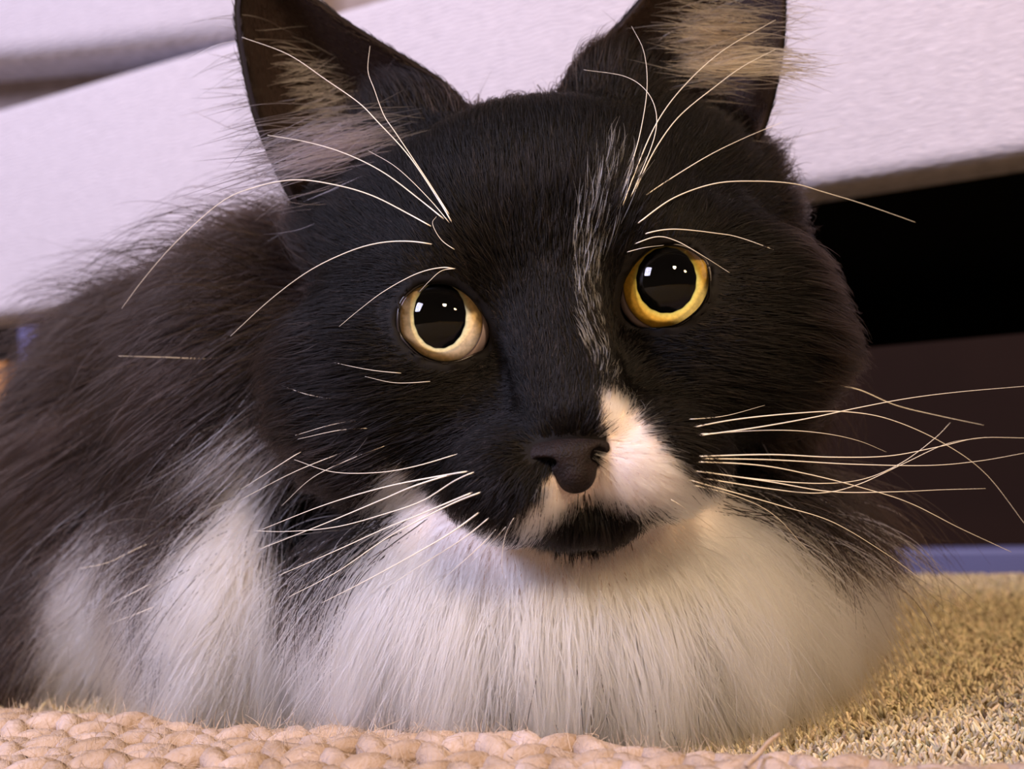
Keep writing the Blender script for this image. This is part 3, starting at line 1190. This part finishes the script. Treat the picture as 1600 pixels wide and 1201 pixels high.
# ear fur: fine dark hair on rim and back, pale furnishings inside
for fr, bk, nr, sg in ears:
    ntt, ns, _ = fr.shape
    m_ = 9000
    a = rng.uniform(0, ntt - 1.001, m_); b_ = rng.uniform(0, ns - 1.001, m_)
    ai, bi = a.astype(int), b_.astype(int)
    root = bk[ai, bi] + (bk[ai + 1, bi] - bk[ai, bi]) * (a - ai)[:, None] + (bk[ai, bi + 1] - bk[ai, bi]) * (b_ - bi)[:, None]
    up = bk[ai + 1, bi] - bk[ai, bi]
    up /= np.linalg.norm(up, axis=1)[:, None] + 1e-9
    Ls = rng.uniform(14, 34, m_)
    S = grow(root, -nr[ai, bi], up, Ls, np.full(m_, .3), 4, 0, .05)
    # fine hair on the inner face too
    S2 = grow(root + nr[ai, bi] * 12, nr[ai, bi], up, Ls * 0.5, np.full(m_, .2), 4, 0, .05)
    S = np.concatenate([S, S2])
    cc = np.array([0.003, 0.0025, 0.0025])[None] * rng.uniform(0.6, 1.6, (len(S), 1))
    cc[m_:] = np.array([0.022, 0.014, 0.012])
    rr = np.broadcast_to(np.array([1, .8, .5, .15]) * 0.6 * UNIT, (len(S), 4))
    hair_obj('ear_fur', c2w(S), rr, cc, fur_m, cat)['kind'] = 'stuff'
    # furnishings: long pale hairs from the inner side sweeping out across the cup
    m_ = 420
    t = rng.beta(1.1, 2.2, m_) * 0.66 + 0.12
    s = 0.42 + 0.34 * rng.random(m_)
    ai = (t * (ntt - 1)).astype(int); bi = (s * (ns - 1)).astype(int)
    root = fr[ai, bi] + rng.normal(0, 6, (m_, 3))
    sx = -1 if sg < 0 else 1
    dirv = np.stack([np.full(m_, sx * 1.0), rng.normal(-0.16, 0.17, m_) + 0.5 * (t - 0.3), rng.normal(0.15, 0.12, m_)], -1)
    dirv = dirv[:, 0:1] * HR + dirv[:, 1:2] * HU + dirv[:, 2:3] * HZ
    Lf = rng.uniform(150, 360, m_) * (1 - 0.35 * t)
    S = grow(root, np.tile(np.array([[0, 0, 1.0]]), (m_, 1)), dirv, Lf, np.full(m_, .35), 7, 0.06, .14)
    S, _ = clump(S, 40, np.clip(rng.uniform(0.2, 0.8, m_), 0, 1))
    tint = np.array([0.55, 0.48, 0.48]) if sg < 0 else np.array([0.78, 0.64, 0.48])
    cc = tint[None] * rng.uniform(0.25, 1.1, (m_, 1)) ** 1.2
    prof = np.array([.3, .75, 1, .95, .8, .5, .15])
    hair_obj('ear_tuft', c2w(S), np.broadcast_to(prof * 0.85 * UNIT, (m_, 7)), cc, fur_m, cat)['kind'] = 'stuff'

# denser pale tufts that sweep outwards across the foot of each ear
for (bx0, by0, sx_, sy_, ddx, ddy, wz, m_, tint, lo, hi) in (
        (600, 215, 36, 26, -1, .25, -215, 230, (0.24, 0.20, 0.22), 120, 290),
        (1065, 62, 30, 42, 1, .02, -262, 300, (0.26, 0.20, 0.14), 90, 200),
        (1080, 103, 16, 4, 1, 0.02, -245, 60, (0.62, 0.47, 0.30), 190, 280)):
    qx = rng.normal(bx0, sx_, m_); qy = rng.normal(by0, sy_, m_)
    root = np.stack([U(a_, b_, wz + rng.normal(0, 12)) for a_, b_ in zip(qx, qy)])
    dv = np.stack([np.full(m_, float(ddx)), -ddy + rng.normal(0, .10, m_), rng.normal(0.05, .08, m_)], -1)
    S = grow(root, np.tile(np.array([[0, 0, 1.0]]), (m_, 1)), dv, rng.uniform(lo, hi, m_), np.full(m_, .2), 7, 0.03, .08)
    S, _ = clump(S, 34, np.clip(rng.uniform(0.2, 0.8, m_), 0, 1))
    cc = np.array(tint)[None] * rng.uniform(0.25, 1.05, (m_, 1))
    prof = np.array([.25, .7, 1, .95, .8, .5, .12])
    hair_obj('ear_tuft', c2w(S), np.broadcast_to(prof * 0.8 * UNIT, (m_, 7)), cc, fur_m, cat)['kind'] = 'stuff'

# ---- whiskers -------------------------------------------------------
whisk_m = mat('whisker', (0.80, 0.76, 0.68), 0.4, 0.4)
WH = [  # (root depth, tip depth, radius, points in the photo)
    (70, -150, 1.5, [(1060, 672), (1150, 655), (1250, 645), (1320, 643), (1390, 655), (1470, 690), (1540, 740), (1604, 822)]),
    (70, -60, 1.5, [(1065, 684), (1180, 668), (1270, 652), (1340, 637), (1420, 622), (1500, 612), (1604, 603)]),
    (-150, -200, 1.4, [(1290, 600), (1340, 608), (1400, 633), (1470, 650), (1537, 664)]),
    (80, -60, 1.2, [(1065, 680), (1200, 672), (1280, 676), (1340, 688), (1385, 706)]),
    (80, -120, 1.6, [(1058, 714), (1200, 710), (1300, 714), (1390, 712), (1470, 697), (1530, 684), (1604, 684)]),
    (80, -100, 1.5, [(1060, 716), (1200, 718), (1330, 725), (1450, 727), (1530, 720), (1604, 707)]),
    (85, -150, 1.4, [(1060, 732), (1180, 748), (1280, 755), (1350, 748), (1410, 722), (1460, 685), (1485, 660)]),
    (80, -120, 1.5, [(1058, 720), (1180, 726), (1260, 740), (1340, 760), (1420, 785), (1500, 825), (1580, 862)]),
    (80, -140, 1.4, [(1070, 742), (1200, 763), (1280, 770), (1340, 757), (1410, 725), (1480, 693), (1540, 683)]),
    (80, -80, 1.5, [(1065, 732), (1200, 752), (1300, 768), (1400, 768), (1470, 765), (1540, 763)]),
    (85, -60, 1.4, [(1050, 742), (1150, 770), (1220, 790), (1300, 815), (1380, 862), (1440, 905)]),
    (85, -30, 1.3, [(1060, 752), (1150, 775), (1210, 805), (1260, 858)]),
    (90, 0, 0.9, [(1035, 772), (1080, 800), (1130, 838)]),
    (50, 0, 0.9, [(1060, 656), (1130, 650), (1195, 633)]),
    (70, 10, 1.2, [(725, 706), (650, 728), (590, 738), (520, 737), (460, 718)]),
    (80, -40, 1.8, [(752, 733), (690, 743), (600, 761), (506, 789), (409, 827)]),
    (85, -30, 1.9, [(730, 733), (650, 758), (600, 779), (514, 815), (405, 858)]),
    (85, -20, 1.5, [(756, 731), (712, 750), (660, 782), (600, 803), (525, 823), (450, 830), (398, 829)]),
    (90, 10, 1.8, [(755, 762), (700, 785), (650, 806), (600, 826), (525, 860), (435, 899)]),
    (90, 30, 1.7, [(769, 762), (710, 785), (650, 815), (600, 843), (525, 894), (450, 933)]),
    (95, 40, 1.8, [(765, 788), (706, 831), (650, 864), (575, 905), (502, 942)]),
    (95, 50, 1.3, [(778, 797), (725, 840), (670, 875), (600, 920)]),
    (95, 60, 1.1, [(785, 815), (753, 850), (712, 887), (680, 915)]),
    (100, 70, 0.9, [(809, 797), (790, 835), (784, 878), (788, 905)]),
    (90, 60, 1.0, [(800, 812), (770, 845), (735, 880)]),
    (-40, -60, 0.9, [(570, 655), (520, 663), (461, 680)]),
    (-20, -50, 0.9, [(590, 668), (530, 672), (465, 686)]),
    (-60, -110, 1.0, [(470, 706), (456, 714), (420, 737), (377, 764)]),
    (-30, -100, 1.0, [(570, 692), (547, 702), (460, 737), (375, 781)]),
    (-20, -80, 1.0, [(620, 690), (560, 712), (490, 745), (440, 790)]),
    (-200, -300, 1.3, [(290, 836), (230, 850), (170, 878), (124, 888)]),
    (-200, -300, 1.1, [(235, 912), (200, 930), (161, 950)]),
    (-200, -300, 1.1, [(240, 948), (205, 962), (170, 975)]),
    (-180, -300, 1.2, [(380, 553), (330, 560), (260, 558), (185, 556)]),
    (0, -40, 0.8, [(640, 584), (580, 578), (520, 566)]), (0, -40, 0.8, [(685, 595), (620, 598), (570, 588)]),
    (-40, -90, 0.8, [(530, 625), (480, 616), (440, 602)]),
    (15, -150, 1.5, [(714, 362), (690, 320), (640, 245), (590, 190), (560, 160), (510, 125), (450, 85), (378, 58)]),
    (15, -110, 1.3, [(710, 348), (670, 285), (620, 210), (600, 180), (585, 140), (575, 110), (578, 72)]),
    (15, -140, 1.6, [(708, 354), (660, 315), (600, 270), (540, 240), (480, 222), (418, 211)]),
    (15, -60, 1.0, [(712, 360), (670, 310), (620, 262), (575, 235)]),
    (12, -230, 1.5, [(690, 363), (640, 335), (580, 305), (520, 288), (460, 281), (400, 292), (345, 316), (275, 378), (225, 435), (190, 482)]),
    (10, -120, 1.5, [(690, 384), (640, 377), (590, 380), (540, 395), (480, 425), (420, 470), (360, 525)]),
    (20, -40, 1.2, [(718, 421), (690, 418), (650, 428), (600, 455), (560, 485), (530, 510)]),
    (25, 25, 0.9, [(715, 419), (690, 423), (670, 440), (655, 456)]),
    (15, 0, 0.9, [(715, 393), (690, 375), (676, 350), (682, 338)]),
    (10, -180, 1.4, [(965, 345), (990, 275), (1025, 194), (1069, 134), (1131, 78), (1212, 31)]),
    (10, -180, 1.5, [(985, 315), (1000, 281), (1025, 231), (1062, 181), (1119, 134), (1162, 103), (1212, 77)]),
    (10, -80, 1.1, [(972, 310), (981, 275), (1000, 209), (1011, 137), (1006, 81), (987, 41)]),
    (10, -80, 1.1, [(980, 320), (997, 281), (1022, 216), (1025, 175), (1009, 141), (975, 119), (912, 109)]),
    (5, -150, 1.3, [(1005, 312), (1019, 298), (1100, 247), (1162, 216), (1222, 191)]),
    (10, -200, 1.6, [(990, 356), (1003, 344), (1053, 309), (1116, 287), (1178, 283), (1240, 287), (1287, 300), (1350, 319), (1430, 347)]),
    (10, -100, 1.4, [(1000, 372), (1012, 364), (1053, 358), (1116, 364), (1162, 373), (1250, 406)]),
    (15, -20, 1.2, [(984, 384), (1025, 370), (1056, 376), (1094, 397), (1140, 426)]),
    (25, 20, 0.8, [(975, 395), (1006, 387), (1037, 383)]),
]
for (w0, w1, r, pts) in WH:
    nn = len(pts)
    P3 = []
    for i, (qx, qy) in enumerate(pts):
        P3.append(U(qx, qy, w0 + (w1 - w0) * i / (nn - 1) + 18 * math.sin(math.pi * i / (nn - 1))))
    # seat the root on the skin
    rt = P3[0]
    ray = rt - np.array([0, 0, F]); ray /= np.linalg.norm(ray)
    tt = np.linspace(-260, 300, 160)
    val = full_sdf(rt + tt[:, None] * ray)
    hit = np.where(val < 0)[0]
    if len(hit):
        sh = tt[hit[0]] + 2
        for i in range(nn):
            P3[i] = P3[i] + 0
        delta = (rt + ray * sh)[2] - rt[2]
        for i, (qx, qy) in enumerate(pts):
            wz = P3[i][2] + delta * (1 - i / (nn - 1)) ** 1.0
            P3[i] = U(qx, qy, wz)
    path = catmull(P3, 8 * nn)
    # keep the hair outside the fur-covered skin
    sd = full_sdf(path)
    gn = grad_n(path, full_sdf)
    lim = np.concatenate([np.zeros(3), np.full(len(path) - 3, 14.0)])
    push = np.clip(lim - sd, 0, 60)
    for i in range(len(path)):
        if push[i] > 0 and i > 2:
            x_, y_ = proj(path[i]);
            path[i] = U(x_, y_, path[i][2] + push[i] / max(gn[i][2], 0.35))
    V_, Q = tube(c2w(path), np.linspace(1, 0.28, len(path)) * np.clip(0.25 + np.arange(len(path)) / 4, 0, 1) * r * 0.75 * UNIT, 6)
    mesh_obj('whisker', V_, Q, whisk_m, cat)
